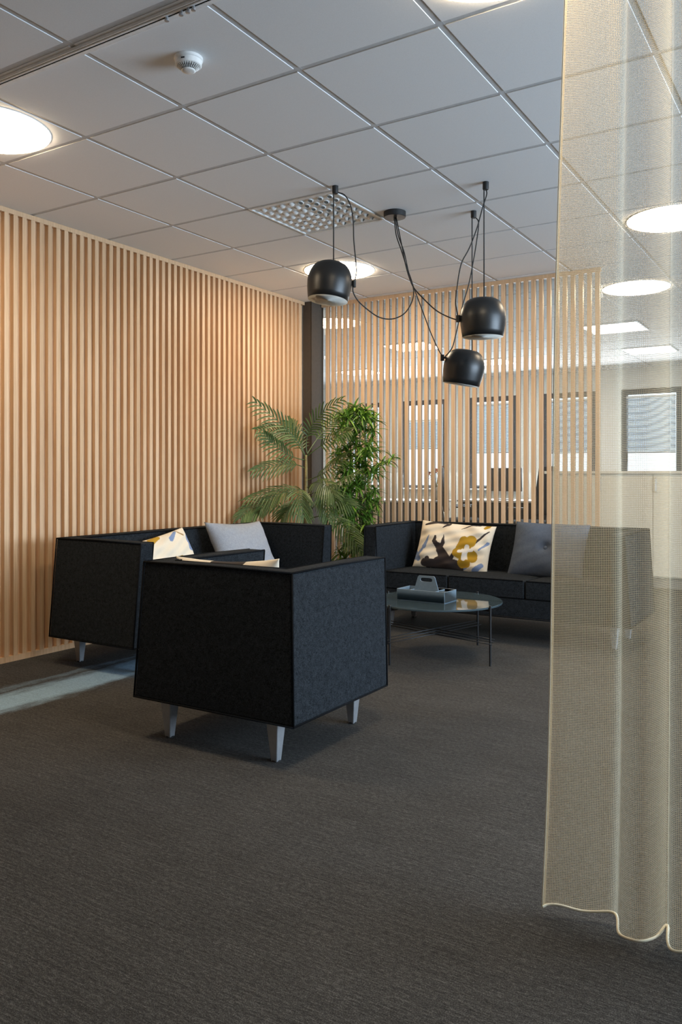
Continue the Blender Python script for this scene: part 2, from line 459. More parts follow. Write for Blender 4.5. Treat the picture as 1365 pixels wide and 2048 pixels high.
for k, (x0, x1) in enumerate(WIN):
    z0, z1 = WB[k]
    bl = empty('window_blind', ((x0+x1)/2, FY1-0.005, z0))
    tag(bl, 'pale slatted blind half lowered in the ' + names[k], 'blind', 'blinds along the far office windows')
    h = (x1-x0)/2-0.08
    b = MB(); b.box(-h, h, -0.022, 0.012, z1-z0, z1-z0+0.03); b.build('head_rail', M['white'], bl, bevel=0.003)
    b = MB(); z = 0.02
    while z < z1-z0-0.005:
        b.hexa([(-h,-0.012,z),(h,-0.012,z),(h,0.006,z+0.016),(-h,0.006,z+0.016)], [(-h,-0.0115,z+0.001),(h,-0.0115,z+0.001),(h,0.0065,z+0.017),(-h,0.0065,z+0.017)])
        z += 0.021
    b.build('slats', M['blind'], bl)
    b = MB(); b.box(-h, h, -0.014, 0.008, 0, 0.014); b.build('bottom_rail', M['frame'], bl)
    b = MB()
    for q in (-0.6, 0.0, 0.6): b.tube([(h*q,-0.016,0),(h*q,-0.016,z1-z0)], 0.0015, 5)
    b.build('cord', M['white'], bl)

# ------------------------------------------------------------------ ceiling fixtures
RL = ['round warm ceiling light at the left edge above the slat wall','round warm ceiling light behind the left black pendant',
      'round warm ceiling light cut by the top edge beside the curtain','round warm ceiling light seen through the upper sheer curtain',
      'round warm ceiling light through the curtain, right of the slat screen end','round ceiling light in the far office behind the leftmost slats']
def round_light():
    t = empty('ceiling_light')
    b = MB(); b.lathe([(0.272,0.0),(0.272,-0.003),(0.264,-0.004),(0.264,0.0)], 64); b.build('rim', M['white'], t, smooth=True)
    b = MB(); b.lathe([(0.2645,-0.002),(0.2645,-0.0085),(0.258,-0.0115),(0.0,-0.013)], 64); b.build('diffuser', M['lamp'], t)
    return t
proto = round_light()
for k, (x, y) in enumerate(ROUND):
    o = proto if k == 0 else copy_tree(proto)
    o.location = (x, y, CEIL); tag(o, RL[k], 'ceiling light', 'round ceiling lights')
PL = ['rectangular light panel seen through the curtain, the nearer of two','rectangular light panel in the far office behind the middle slats',
      'rectangular light panel seen through the curtain, the farther of two','rectangular light panel in the far office behind the lower pendant',
      'rectangular light panel in the far office behind the slats by the plant']
def panel_light():
    t = empty('light_panel')
    b = MB(); h = 0.29
    for (x0,x1,y0,y1) in ((-h,h,-h,-h+0.02),(-h,h,h-0.02,h),(-h,-h+0.02,-h+0.02,h-0.02),(h-0.02,h,-h+0.02,h-0.02)): b.box(x0,x1,y0,y1,-0.012,0)
    b.build('frame', M['white'], t)
    b = MB(); b.box(-h+0.02,h-0.02,-h+0.02,h-0.02,-0.009,-0.001); b.build('diffuser', M['panel'], t)
    return t
proto = panel_light()
for k, (x, y) in enumerate(PANELS):
    o = proto if k == 0 else copy_tree(proto)
    o.location = (x, y, CEIL); tag(o, PL[k], 'ceiling light', 'rectangular office light panels')

# air diffuser
vt = empty('air_vent', (-2.707, 4.093, CEIL)); tag(vt, 'square white ceiling air diffuser with rows of round nozzles beside the left pendant', 'air vent')
b = MB(); h = 0.296
for (x0,x1,y0,y1) in ((-h,h,-h,-h+0.012),(-h,h,h-0.012,h),(-h,-h+0.012,-h+0.012,h-0.012),(h-0.012,h,-h+0.012,h-0.012)): b.box(x0,x1,y0,y1,-0.004,0.03)
b.build('frame', M['white'], vt)
bm = bmesh.new()
nh = 8; pitch = 0.066; rr = 0.0215; seg = 16
def hole_face():
    b = MB(); n0 = nh*pitch/2
    for i in range(nh):
        for j in range(nh):
            cx, cy = -n0+(i+0.5)*pitch, -n0+(j+0.5)*pitch
            vs = []; fs = []
            for q in range(seg):
                a = 2*PI*q/seg; ca, sa = math.cos(a), math.sin(a)
                m_ = max(abs(ca), abs(sa))
                vs.append((cx+ca/m_*pitch/2, cy+sa/m_*pitch/2, 0.004)); vs.append((cx+ca*rr, cy+sa*rr, 0.004)); vs.append((cx+ca*rr, cy+sa*rr, 0.012))
            for q in range(seg):
                n = (q+1) % seg
                fs.append((q*3, n*3, n*3+1, q*3+1)); fs.append((q*3+1, n*3+1, n*3+2, q*3+2))
            b.add(vs, fs)
    e = n0
    for (x0,x1,y0,y1) in ((-0.284,0.284,-0.284,-e),(-0.284,0.284,e,0.284),(-0.284,-e,-e,e),(e,0.284,-e,e)): b.box(x0,x1,y0,y1,0.004,0.006)
    return b
hole_face().build('face_plate', M['white'], vt)
b = MB(); b.box(-0.284,0.284,-0.284,0.284,0.05,0.06); b.build('duct_back', M['dark_void'], vt)
n0 = nh*pitch/2
for i in range(nh):
    for j in range(nh):
        cx, cy = -n0+(i+0.5)*pitch, -n0+(j+0.5)*pitch
        # round cups turned a different way in each quarter of the plate
        if i >= nh//2 and j < nh//2: hd, ph = Vector((0.3,-1,0)), 0.30
        elif i < nh//2 and j < nh//2: hd, ph = Vector((-1,-0.2,0)), 1.05
        elif i < nh//2: hd, ph = Vector((-0.5,1,0)), 1.35
        else: hd, ph = Vector((1,0.3,0)), 1.15
        mt = Matrix.Rotation(ph, 3, Vector((0,0,-1)).cross(hd.normalized()))
        b = MB(); b.lathe([(0.0212*math.sin(q*PI/180), -0.0212*math.cos(q*PI/180)) for q in (42,55,70,85,100,120,140)], 16, (cx,cy,0.010), mt)
        b.f = [f for f in b.f if len(f) == 4]
        b.build('nozzle', M['white'], vt, smooth=True)

# smoke detector
sd = empty('smoke_detector', (-2.105, 2.30, CEIL)); tag(sd, 'round white smoke detector with slotted sides on the ceiling', 'smoke detector')
b = MB(); b.lathe([(0.054,0),(0.054,-0.010),(0.050,-0.013),(0.049,-0.030),(0.045,-0.033)], 48); b.build('base', M['white'], sd, smooth=False, bevel=0.0015)
b = MB(); b.lathe([(0.032,-0.032),(0.026,-0.048)], 32); b.build('chamber', M['dark_void'], sd)
b = MB()
for k in range(28):
    a = 2*PI*k/28; c, s = math.cos(a), math.sin(a); mt = Matrix.Rotation(a, 3, 'Z')
    P = [mt @ Vector(p) for p in ((0.046,-0.0013,-0.031),(0.046,0.0013,-0.031),(0.025,0.0010,-0.047),(0.025,-0.0010,-0.047))]
    Q = [mt @ Vector(p) for p in ((0.043,-0.0013,-0.031),(0.043,0.0013,-0.031),(0.022,0.0010,-0.045),(0.022,-0.0010,-0.045))]
    b.hexa(P, Q)
b.build('slot_ribs', M['white'], sd)
b = MB(); b.lathe([(0.0265,-0.0455),(0.0265,-0.049),(0.020,-0.0515),(0.0,-0.052)], 40); b.build('cap', M['white'], sd, smooth=True)
b = MB(); b.box(-0.007,0.007,-0.0505,-0.048,-0.024,-0.019); o = b.build('indicator', M['black'], sd); o.rotation_euler = (0,0,YAW-0.25)

# curtain track
tk = empty('curtain_track', (0, 2.04, CEIL)); tag(tk, 'white metal curtain track across the ceiling at the upper left', 'curtain track')
b = MB(); b.box(-4.17, 3.0, -0.022, 0.022, -0.004, 0.0); b.box(-4.17, 3.0, -0.022, -0.017, -0.013, -0.004); b.box(-4.17, 3.0, 0.017, 0.022, -0.013, -0.004)
b.box(-4.17, 3.0, -0.017, -0.003, -0.013, -0.0105); b.box(-4.17, 3.0, 0.003, 0.017, -0.013, -0.0105)
b.build('rail', M['rail_white'], tk, bevel=0.001, seg=1)
for x in (-1.965, -1.90, -1.87, -1.845):
    b = MB(); b.tube([(x,0,-0.009),(x,0,-0.022)], 0.0055, 10); b.lathe([(0.008,-0.022),(0.008,-0.026),(0.0,-0.027)], 10, (x,0,0)); b.build('glider', M['aluminium'], tk)

# ------------------------------------------------------------------ sofas and armchair (local: x = width, y = from back to front)
ZB, ZT, TA = 0.168, 0.731, 0.093
SS, SB, SF = 0.027, 0.031, -0.029
def soft_block(mb, B, T, n=(8,8,6), puff=(0,0,0)):
    """hexahedron given by 4 bottom and 4 top corners, subdivided, faces bulged outwards"""
    def P(u, v, w_):
        lo = [Vector(p) for p in B]; hi = [Vector(p) for p in T]
        q = lambda c: (c[0]*(1-u)+c[1]*u)*(1-v)+(c[3]*(1-u)+c[2]*u)*v
        return q(lo)*(1-w_)+q(hi)*w_
    ctr = P(.5,.5,.5)
    axU = (P(1,.5,.5)-P(0,.5,.5)).normalized(); axV = (P(.5,1,.5)-P(.5,0,.5)).normalized(); axW = (P(.5,.5,1)-P(.5,.5,0)).normalized()
    def bulge(u, v, w_):
        p = P(u,v,w_); g = lambda t: 1-(2*t-1)**4
        p = p + axU*(2*u-1)*puff[0]*g(v)*g(w_) + axV*(2*v-1)*puff[1]*g(u)*g(w_) + axW*(2*w_-1)*puff[2]*g(u)*g(v)
        return p
    idx = {}; vs = []; fs = []
    def vid(i,j,k):
        if (i,j,k) not in idx:
            idx[(i,j,k)] = len(vs); vs.append(bulge(i/n[0], j/n[1], k/n[2]))
        return idx[(i,j,k)]
    for i in range(n[0]):
        for j in range(n[1]):
            fs.append((vid(i,j,0),vid(i,j+1,0),vid(i+1,j+1,0),vid(i+1,j,0))); fs.append((vid(i,j,n[2]),vid(i+1,j,n[2]),vid(i+1,j+1,n[2]),vid(i,j+1,n[2])))
    for i in range(n[0]):
        for k in range(n[2]):
            fs.append((vid(i,0,k),vid(i+1,0,k),vid(i+1,0,k+1),vid(i,0,k+1))); fs.append((vid(i,n[1],k),vid(i,n[1],k+1),vid(i+1,n[1],k+1),vid(i+1,n[1],k)))
    for j in range(n[1]):
        for k in range(n[2]):
            fs.append((vid(0,j,k),vid(0,j,k+1),vid(0,j+1,k+1),vid(0,j+1,k))); fs.append((vid(n[0],j,k),vid(n[0],j+1,k),vid(n[0],j+1,k+1),vid(n[0],j,k+1)))
    mb.add(vs, fs)
def seat_furniture(name, loc, rz, W, D, ncush, leg_in, label, cat, group=None):
    t = empty(name, loc, rz); tag(t, label, cat, group)
    h = W/2; m = M['charcoal']; g = 0.0015
    cr = 0.006
    # backrest: outer face leans inwards to the top
    b = MB(); soft_block(b, [(-h+0.004,0,ZB),(h-0.004,0,ZB),(h-0.004,0.125,ZB),(-h+0.004,0.125,ZB)],
                         [(-h+SS+0.004,SB,ZT),(h-SS-0.004,SB,ZT),(h-SS-0.004,SB+TA,ZT),(-h+SS+0.004,SB+TA,ZT)], (14,4,8), (0,0.004,cr))
    b.build('backrest', m, t, bevel=0.009, seg=3)
    for s in (-1, 1):
        xo, xi, xot, xit = s*h, s*(h-0.115), s*(h-SS), s*(h-SS-TA)
        B_ = [(xo,0.003,ZB),(xi,0.003,ZB),(xi,D,ZB),(xo,D,ZB)]; T_ = [(xot,SB+0.003,ZT+0.0005),(xit,SB+0.003,ZT+0.0005),(xit,D-SF,ZT),(xot,D-SF,ZT)]
        if s > 0: B_ = [B_[1],B_[0],B_[3],B_[2]]; T_ = [T_[1],T_[0],T_[3],T_[2]]
        b = MB(); soft_block(b, B_, T_, (4,12,8), (0.004,0.002,cr)); b.build('arm', m, t, bevel=0.009, seg=3)
    # seat base and cushions
    b = MB(); xi = h-0.117
    b.box(-xi, xi, 0.115, D-0.012, ZB+0.002, 0.29); b.build('seat_base', m, t, bevel=0.006)
    cw = 2*(xi-0.004)/ncush
    for k in range(ncush):
        x0 = -(xi-0.004)+k*cw+0.003; x1 = x0+cw-0.006
        b = MB(); soft_block(b, [(x0,0.127,0.292),(x1,0.127,0.292),(x1,D-0.004,0.292),(x0,D-0.004,0.292)],
                             [(x0,0.127,0.395),(x1,0.127,0.395),(x1,D-0.004,0.410),(x0,D-0.004,0.410)], (10,10,4), (0.001,0.003,0.010))
        c = b.build('seat_cushion', m, t, bevel=0.010, seg=3)
        p = MB(); p.tube([(x0+0.008,D-0.004,0.410),(x1-0.008,D-0.004,0.410)], 0.0042, 6); p.build('piping', M['piping'], c)
    # piping along the seams
    p = MB(); r = 0.0042
    for s in (-1, 1):
        p.tube([(s*h,0.002,ZB),(s*(h-SS),SB+0.001,ZT-0.002)], r, 6)
        p.tube([(s*(h-SS),SB,ZT),(s*(h-SS+0.001),(D+SB)/2,ZT+0.003),(s*(h-SS),D-SF,ZT-0.002)], r, 6)
        p.tube([(s*(h-SS-TA),SB+TA,ZT+0.001),(s*(h-SS-TA),D-SF,ZT-0.002)], r, 6)
        p.tube([(s*h,D,ZB),(s*(h-SS),D-SF,ZT-0.004)], r, 6); p.tube([(s*(h-0.115),D,ZB+0.24),(s*(h-SS-TA),D-SF,ZT-0.004)], r, 6)
        p.tube([(s*h,0,ZB),(s*h,D,ZB)], r, 6)
    p.tube([(-h+SS,SB,ZT),(0,SB,ZT+0.003),(h-SS,SB,ZT)], r, 6); p.tube([(-h,0,ZB),(h,0,ZB)], r, 6); p.tube([(-h,D,ZB),(h,D,ZB)], r, 6)
    p.tube([(-h+SS+TA,SB+TA,ZT+0.001),(h-SS-TA,SB+TA,ZT+0.001)], r, 6)
    p.build('piping', M['piping'], t, smooth=True)
    for (sx, sy) in ((-1,0),(1,0),(-1,1),(1,1)):
        cx = sx*(h-leg_in[0]); cy = leg_in[1] if sy == 0 else D-leg_in[1]
        b = MB(); a, c_ = 0.030, 0.015
        b.hexa([(cx-c_,cy-c_,0),(cx+c_,cy-c_,0),(cx+c_,cy+c_,0),(cx-c_,cy+c_,0)], [(cx-a,cy-a,ZB+0.004),(cx+a,cy-a,ZB+0.004),(cx+a,cy+a,ZB+0.004),(cx-a,cy+a,ZB+0.004)])
        lg = b.build('leg', M['aluminium'], t, bevel=0.005, seg=2, label='tapered aluminium leg')
        b = MB(); b.lathe([(0.017,0.0),(0.017,0.006)], 14, (cx,cy,0)); b.build('foot_glide', M['blackmatt'], lg)
    return t
chair = seat_furniture('armchair', (-2.142,2.453,0), 0, 0.82, 0.718, 1, (0.134,0.075), 'charcoal wool cube armchair in the foreground seen from behind', 'armchair')
sofaL = seat_furniture('sofa', (-3.919,4.082,0), -PI/2, 1.944, 0.680, 3, (0.16,0.075), 'charcoal wool box sofa standing along the left slat wall', 'sofa')
sofaR = seat_furniture('sofa', (-2.0515,5.825,0), PI, 1.867, 0.720, 3, (0.134,0.17), 'charcoal wool box sofa in front of the slat screen, partly behind the curtain', 'sofa')

# ------------------------------------------------------------------ cushions
def seg_d(p, a, b2, ra, rb):
    ax, ay = a; bx, by = b2; dx, dy = bx-ax, by-ay
    t = max(0, min(1, ((p[0]-ax)*dx+(p[1]-ay)*dy)/(dx*dx+dy*dy+1e-12)))
    return math.hypot(p[0]-ax-t*dx, p[1]-ay-t*dy)-(ra+(rb-ra)*t)
CREAM, DARK, OCHRE, PBLUE = (0.80,0.70,0.55), (0.035,0.024,0.022), (0.42,0.235,0.010), (0.20,0.27,0.44)
def print_flower(u, v):          # u, v in 0..1, v up
    x, y = u*1.6, v
    c = CREAM
    for s in (((0.05,0.18),(0.20,0.42),.05,.02),((0.20,0.42),(0.27,0.66),.05,.01),((0.02,0.30),(0.12,0.16),.03,.05),((1.02,0.03),(1.18,0.10),.06,.05),((1.35,0.02),(1.5,0.16),.05,.04),((1.42,0.45),(1.55,0.62),.015,.03)):
        if seg_d((x,y), *s) < 0: c = PBLUE
    for s in (((0.27,0.09),(1.02,0.05),.075,.11),((0.60,0.10),(0.98,0.14),.13,.05),((0.36,0.04),(0.33,0.16),.06,.055),((0.74,0.16),(0.54,0.44),.13,.07),((0.52,0.44),(0.42,0.54),.06,.045),((0.42,0.54),(0.43,0.64),.045,.025),
              ((0.56,0.36),(0.63,0.52),.06,.04),((0.63,0.52),(0.60,0.70),.042,.006),((0.86,0.18),(0.97,0.42),.04,.035),((0.97,0.42),(1.00,0.62),.03,.02),
              ((1.30,0.58),(1.52,0.86),.03,.012),((0.12,0.90),(0.36,0.99),.02,.05),((0.40,1.0),(0.62,0.96),.05,.02),((0.54,0.86),(0.66,0.95),.01,.04),((0.95,0.86),(1.10,0.95),.005,.025),((1.12,0.98),(1.30,0.985),.03,.02)):
        if seg_d((x,y), *s) < 0: c = DARK
    for s in (((1.08,0.60),(1.00,0.44),.10,.06),((1.22,0.62),(1.23,0.58),.115,.10),((1.12,0.52),(1.20,0.48),.09,.06),((0.97,0.34),(1.06,0.30),.09,.09),((1.10,0.14),(1.20,0.15),.09,.08),((1.30,0.32),(1.31,0.28),.105,.10),((1.42,0.93),(1.46,0.98),.03,.05)):
        if seg_d((x,y), *s) < 0: c = OCHRE
    for s in (((1.02,0.37),(1.28,0.43),.035,.035),((1.13,0.24),(1.17,0.48),.05,.05)):
        if seg_d((x,y), *s) < 0: c = (0.80,0.74,0.66)
    return c
def print_spots(u, v):
    x, y = u*1.5, v; c = CREAM
    for s in (((0.95,0.86),(1.20,0.97),.05,.02),((1.42,0.62),(1.46,0.80),.08,.06),((0.3,0.3),(0.6,0.45),.09,.05)):
        if seg_d((x,y), *s) < 0: c = PBLUE
    for s in (((0.50,0.92),(0.75,0.97),.06,.04),((0.9,0.35),(1.0,0.4),.14,.12)):
        if seg_d((x,y), *s) < 0: c = OCHRE
    for s in (((1.22,0.98),(1.33,0.86),.01,.02),((0.1,0.1),(0.8,0.2),.06,.09)):
        if seg_d((x,y), *s) < 0: c = DARK if y < 0.5 else (0.30,0.18,0.06)
    return c
def print_dark(u, v):
    x, y = u*1.5, v; c = CREAM
    if 0.44+0.06*math.sin(9*y) < x < 0.92+0.05*math.sin(7*y+1): c = (0.030,0.023,0.020)
    if seg_d((x,y),(0.85,0.75),(0.90,1.0),.02,.03) < 0: c = DARK
    return c
def cushion(name, W, H, T, mat, mtx, nu=40, nv=30, pr=None, dog=0.05, seed=1, button=False):
    rnd = random.Random(seed); ph = [rnd.uniform(0,6) for _ in range(6)]
    vs = []; cols = []; fs = []
    def P(i, j, side):
        u, v = i/nu, j/nv; a, c = 2*u-1, 2*v-1
        # edges drawn in between the pointed corners
        x = a*W/2*(1-dog*(1-c*c)); z = c*H/2*(1-dog*(1-a*a))
        e = max(0.0, (1-a**4)*(1-c**4))
        th = T/2*(e**0.55)*(0.85+0.15*math.cos(a*1.3)*math.cos(c*1.3))
        wk = 1.0 if pr else 0.35; wr = 0.006*math.sin(7*a+ph[0]+3*c)*math.sin(5*c+ph[1]) + 0.004*math.sin(13*a*c+ph[2])+0.003*math.sin(17*c-9*a+ph[3])
        th += wk*wr*min(1, e*2)
        if button:
            r = math.hypot(x, z); th -= 0.030*math.exp(-(r/0.035)**2)
        return Vector((x, side*th, z))
    idx = {}
    for side in (-1, 1):
        for j in range(nv+1):
            for i in range(nu+1):
                edge = i in (0,nu) or j in (0,nv)
                if edge and side == 1: idx[(i,j,1)] = idx[(i,j,-1)]; continue
                idx[(i,j,side)] = len(vs); vs.append(P(i,j,side if not edge else 0))
                if pr: cols.append(pr(i/nu, j/nv))
    for side in (-1, 1):
        for j in range(nv):
            for i in range(nu):
                f = (idx[(i,j,side)],idx[(i+1,j,side)],idx[(i+1,j+1,side)],idx[(i,j+1,side)])
                fs.append(f if side == -1 else f[::-1])
    me = bpy.data.meshes.new(name); me.from_pydata([tuple(p) for p in vs], [], fs); me.update()
    if pr:
        ca = me.color_attributes.new('print', 'FLOAT_COLOR', 'POINT')
        for k, c in enumerate(cols): ca.data[k].color = (*c, 1)
    me.materials.append(mat)
    for p in me.polygons: p.use_smooth = True
    o = bpy.data.objects.new(name, me); COL.objects.link(o); o.matrix_world = mtx
    if button:
        for s in (-1,):
            bb = MB(); bb.lathe([(0.0,0.010),(0.010,0.009),(0.016,0.004),(0.017,-0.004)], 20, (0,s*(T/2*0.98-0.030),0), Matrix.Rotation(PI/2, 3, 'X'))
            bb.build('button', mat, o, smooth=True)
    return o
def pose(loc, face, tilt, roll):
    # face: world angle the front (-y local) is turned by about z; tilt leans the top backwards; roll turns in its own plane
    return Matrix.Translation(loc) @ Matrix.Rotation(face, 4, 'Z') @ Matrix.Rotation(-tilt, 4, 'X') @ Matrix.Rotation(roll, 4, 'Y')
R = math.radians
tag(cushion('cushion', 0.60, 0.37, 0.13, M['printed'], pose((-2.475,5.555,0.566), R(0), R(22), R(3)), 200, 126, print_flower, 0.05, 3),
    'cream cushion with ochre flower and dark branches on the right sofa', 'cushion', 'cushions on the seats')
tag(cushion('cushion', 0.53, 0.42, 0.18, M['bluepillow'], pose((-1.765,5.55,0.572), R(0), R(26), R(1)), 44, 36, None, 0.05, 5, True),
    'slate blue buttoned cushion on the right sofa beside the curtain', 'cushion', 'cushions on the seats')
tag(cushion('cushion', 0.60, 0.47, 0.18, M['greypillow'], pose((-3.60,4.50,0.560), R(90), R(27), R(2)), 44, 36, None, 0.11, 8),
    'plain pale grey cushion leaning on the left sofa back', 'cushion', 'cushions on the seats')
tag(cushion('cushion', 0.56, 0.37, 0.13, M['printed'], pose((-3.64,3.77,0.545), R(90), R(24), R(-9)), 150, 100, print_spots, 0.05, 11),
    'cream printed cushion with pale blue spots on the left sofa, half hidden by the arms', 'cushion', 'cushions on the seats')
tag(cushion('cushion', 0.56, 0.36, 0.13, M['printed'], pose((-2.19,2.665,0.582), R(180), R(14), R(2)), 150, 100, print_dark, 0.12, 13),
    'cream and dark brown cushion peeking over the armchair back', 'cushion', 'cushions on the seats')

# ------------------------------------------------------------------ coffee table and caddy
TC = Vector((-2.14, 4.541, 0)); TH = 0.337
ct = empty('coffee_table', TC); tag(ct, 'low round coffee table with blue grey glass top and thin black legs', 'coffee table')
b = MB(); b.lathe([(0.0,TH-0.012),(0.397,TH-0.012),(0.4,TH-0.010),(0.4,TH-0.002),(0.398,TH),(0.0,TH)], 96); b.build('tabletop', M['tabletop'], ct, label='glossy blue grey glass top')
a0 = math.atan2(4.429-TC.y, -1.737-TC.x)
legs = []
for k in range(4):
    a = a0+k*PI/2; p = Vector((0.408*math.cos(a), 0.408*math.sin(a), 0)); legs.append(p)
    b = MB(); b.tube([p, p+Vector((0,0,TH+0.006))], 0.0068, 12); b.lathe([(0.0078,TH+0.004),(0.0078,TH+0.009),(0.0,TH+0.010)], 12, p)
    q = p*0.80
    b.tube([p+Vector((0,0,TH-0.020)), q+Vector((0,0,TH-0.020))], 0.006, 8)
    b.build('leg', M['black'], ct, smooth=False, bevel=0.001)
for k in range(2):
    b = MB()
    for q in range(3):
        z = 0.128+0.0125*q+0.005*k; d = legs[k].normalized(); sd_ = Vector((-d.y, d.x, 0))*((q-1)*0.012)
        b.tube([legs[k]*1.05+sd_+Vector((0,0,z)), legs[k+2]*1.05+sd_+Vector((0,0,z))], 0.0032, 8)
    b.build('stretcher', M['black'], ct, smooth=True)

cz = TH
cy_ = empty('tool_caddy', (-2.180,4.49,cz), R(-1)); tag(cy_, 'blue grey plastic caddy box with trapezoid handle on the coffee table', 'caddy')
b = MB(); lx, ly, hh, th = 0.160, 0.083, 0.068, 0.004
b.box(-lx,lx,-ly,ly,0,th); b.box(-lx,lx,-ly,-ly+th,th,hh); b.box(-lx,lx,ly-th,ly,th,hh); b.box(-lx,-lx+th,-ly+th,ly-th,th,hh); b.box(lx-th,lx,-ly+th,ly-th,th,hh)
b.build('tray', M['caddy'], cy_, bevel=0.0015)
b = MB(); b.box(-0.085,-0.081,-ly+th,ly-th,th,hh-0.004); b.box(0.081,0.085,-ly+th,ly-th,th,hh-0.004); b.box(0.085,lx-th,-0.002,0.002,th,hh-0.006); b.build('divider', M['caddy'], cy_)
def handle():
    b = MB(); n = 48
    outer = [(-0.090,th),(0.090,th),(0.080,hh),(0.058,0.138),(0.050,0.147),(-0.050,0.147),(-0.058,0.138),(-0.080,hh)]
    def ray_poly(a, poly):
        d = (math.cos(a), math.sin(a)); best = None
        c0 = (0, 0.123)
        for k in range(len(poly)):
            (x1,y1),(x2,y2) = poly[k],poly[(k+1)%len(poly)]
            ex, ey = x2-x1, y2-y1; den = d[0]*ey-d[1]*ex
            if abs(den) < 1e-12: continue
            t = ((x1-c0[0])*ey-(y1-c0[1])*ex)/den; s = ((x1-c0[0])*d[1]-(y1-c0[1])*d[0])/den
            if t > 0 and -1e-6 <= s <= 1+1e-6 and (best is None or t < best): best = t
        return (c0[0]+d[0]*best, c0[1]+d[1]*best)
    angs = sorted([2*PI*k/n for k in range(n)]+[math.atan2(y-0.123,x) % (2*PI) for x,y in outer]); n = len(angs)
    vs = []
    for a in angs:
        o = ray_poly(a, outer)
        ca, sa = math.cos(a), math.sin(a); e = (abs(ca/0.040)**4+abs(sa/0.012)**4)**-0.25
        i = (ca*e, 0.123+sa*e)
        for y in (-0.003, 0.003): vs += [(o[0],y,o[1]),(i[0],y,i[1])]
    fs = []
    for k in range(n):
        m = (k+1) % n; A, B_ = k*4, m*4
        fs += [(A,A+1,B_+1,B_),(A+2,B_+2,B_+3,A+3),(A,B_,B_+2,A+2),(A+1,A+3,B_+3,B_+1)]
    b.add(vs, fs); return b
handle().build('handle', M['caddy'], cy_)

# ------------------------------------------------------------------ pendant lamps
PROF = [(0.0,0.0),(0.045,0.0),(0.066,-0.003),(0.086,-0.014),(0.102,-0.033),(0.114,-0.060),(0.1205,-0.088),(0.1215,-0.108),(0.119,-0.140),(0.114,-0.175),(0.108,-0.206)]
def pendant(base, ztop, tilt, pitch, hook, cord1, cord2, clip, label):
    t = empty('pendant_lamp', (base[0], base[1], ztop)); tag(t, label, 'pendant lamp', 'black pendant lamps')
    loc = Vector((base[0], base[1], ztop))
    mt = (Matrix.Rotation(tilt, 3, FWD) @ Matrix.Rotation(pitch, 3, RGT))
    c = Vector((0,0,-0.10)); piv = lambda p: mt @ (Vector(p)-c) + c
    full = Matrix.Translation(c) @ mt.to_4x4() @ Matrix.Translation(-c)
    def lathe_t(prof, name, mat, smooth=True):
        b = MB(); b.lathe(prof, 56); b.v = [tuple(full @ Vector(p)) for p in b.v]; return b.build(name, mat, t, smooth=smooth)
    lathe_t(PROF, 'lamp_shade', M['shade'])
    bb = MB()
    inner = [(r-0.0025, z-0.002 if k < 3 else z) for k, (r, z) in enumerate(PROF)][1:]
    inner = inner + [(0.108,-0.2062)]
    lathe_t([(0.0,-0.004)]+inner, 'shade_lining', M['shade_white'])
    lathe_t([(0.0,-0.190),(0.1072,-0.190),(0.1072,-0.187),(0.0,-0.187)], 'diffuser', M['diffuser'])
    # ceiling hook
    hk = Vector((hook[0], hook[1], CEIL))-loc
    b = MB(); b.lathe([(0.0165,0.0),(0.0165,-0.036),(0.014,-0.042),(0.0,-0.042)], 20, hk); b.build('ceiling_hook', M['blackmatt'], t, bevel=0.001)
    # hanging cord: hook to the crown of the shade
    top = piv((0,0,0.0)); 
    start = hk+Vector((0,0,-0.035)) - RGT*0.009
    top2 = Vector((start.x, start.y, top.z)) if (Vector((start.x,start.y,0))-Vector((top.x,top.y,0))).length < 0.06 else top
    b = MB(); b.tube([hk+Vector((0,0,-0.036)), start+Vector((0,0,-0.006)), start+Vector((0,0,-0.03)), Vector((top2.x,top2.y,top.z-0.015))], 0.0034, 8); b.build('hanging_cord', M['blackmatt'], t, smooth=True)
    for name, pts in (('supply_cord', cord1), ('return_cord', cord2)):
        P = catmull([Vector(p)-loc for p in pts], 6)
        b = MB(); b.tube(P, 0.0034, 8); b.build(name, M['blackmatt'], t, smooth=True)
    cl = Vector(clip)-loc
    b = MB(); b.tube([cl+Vector((0,0,-0.018)), cl+Vector((0,0,0.018))], 0.011, 14)
    toward = Vector((0,0,cl.z))-cl; toward.z = 0; toward.normalize()
    b.tube([cl, cl+toward*0.025], 0.006, 10)
    b.build('cord_clip', M['blackmatt'], t, bevel=0.001)
    return t
L1 = [(-2.298,4.294,2.632),(-2.269,4.266,2.514),(-2.225,4.245,2.414),(-2.175,4.219,2.299),(-2.137,4.202,2.219),(-2.11,4.179,2.139),(-2.109,4.145,2.07),(-2.129,4.093,2.004),(-2.169,4.03,1.97),(-2.212,3.964,1.972),(-2.247,3.902,2.004),(-2.277,3.84,2.048),(-2.287,3.804,2.089),(-2.281,3.789,2.118)]
L2 = [(-2.275,3.794,2.14),(-2.265,3.799,2.194),(-2.268,3.797,2.262),(-2.277,3.792,2.37),(-2.279,3.79,2.465),(-2.291,3.783,2.554),(-2.318,3.766,2.612),(-2.352,3.745,2.628)]
R1 = [(-2.288,4.301,2.632),(-2.242,4.258,2.508),(-2.199,4.214,2.403),(-2.156,4.169,2.3),(-2.11,4.13,2.206),(-2.067,4.106,2.14),(-1.993,4.082,2.066),(-1.916,4.061,1.998),(-1.841,4.047,1.953),(-1.772,4.035,1.923)]
R2 = [(-1.772,4.035,1.94),(-1.781,4.03,1.992),(-1.783,4.028,2.032),(-1.774,4.034,2.126),(-1.765,4.04,2.192),(-1.752,4.048,2.243),(-1.72,4.068,2.313),(-1.686,4.089,2.419),(-1.661,4.104,2.526),(-1.643,4.116,2.593),(-1.645,4.115,2.626)]
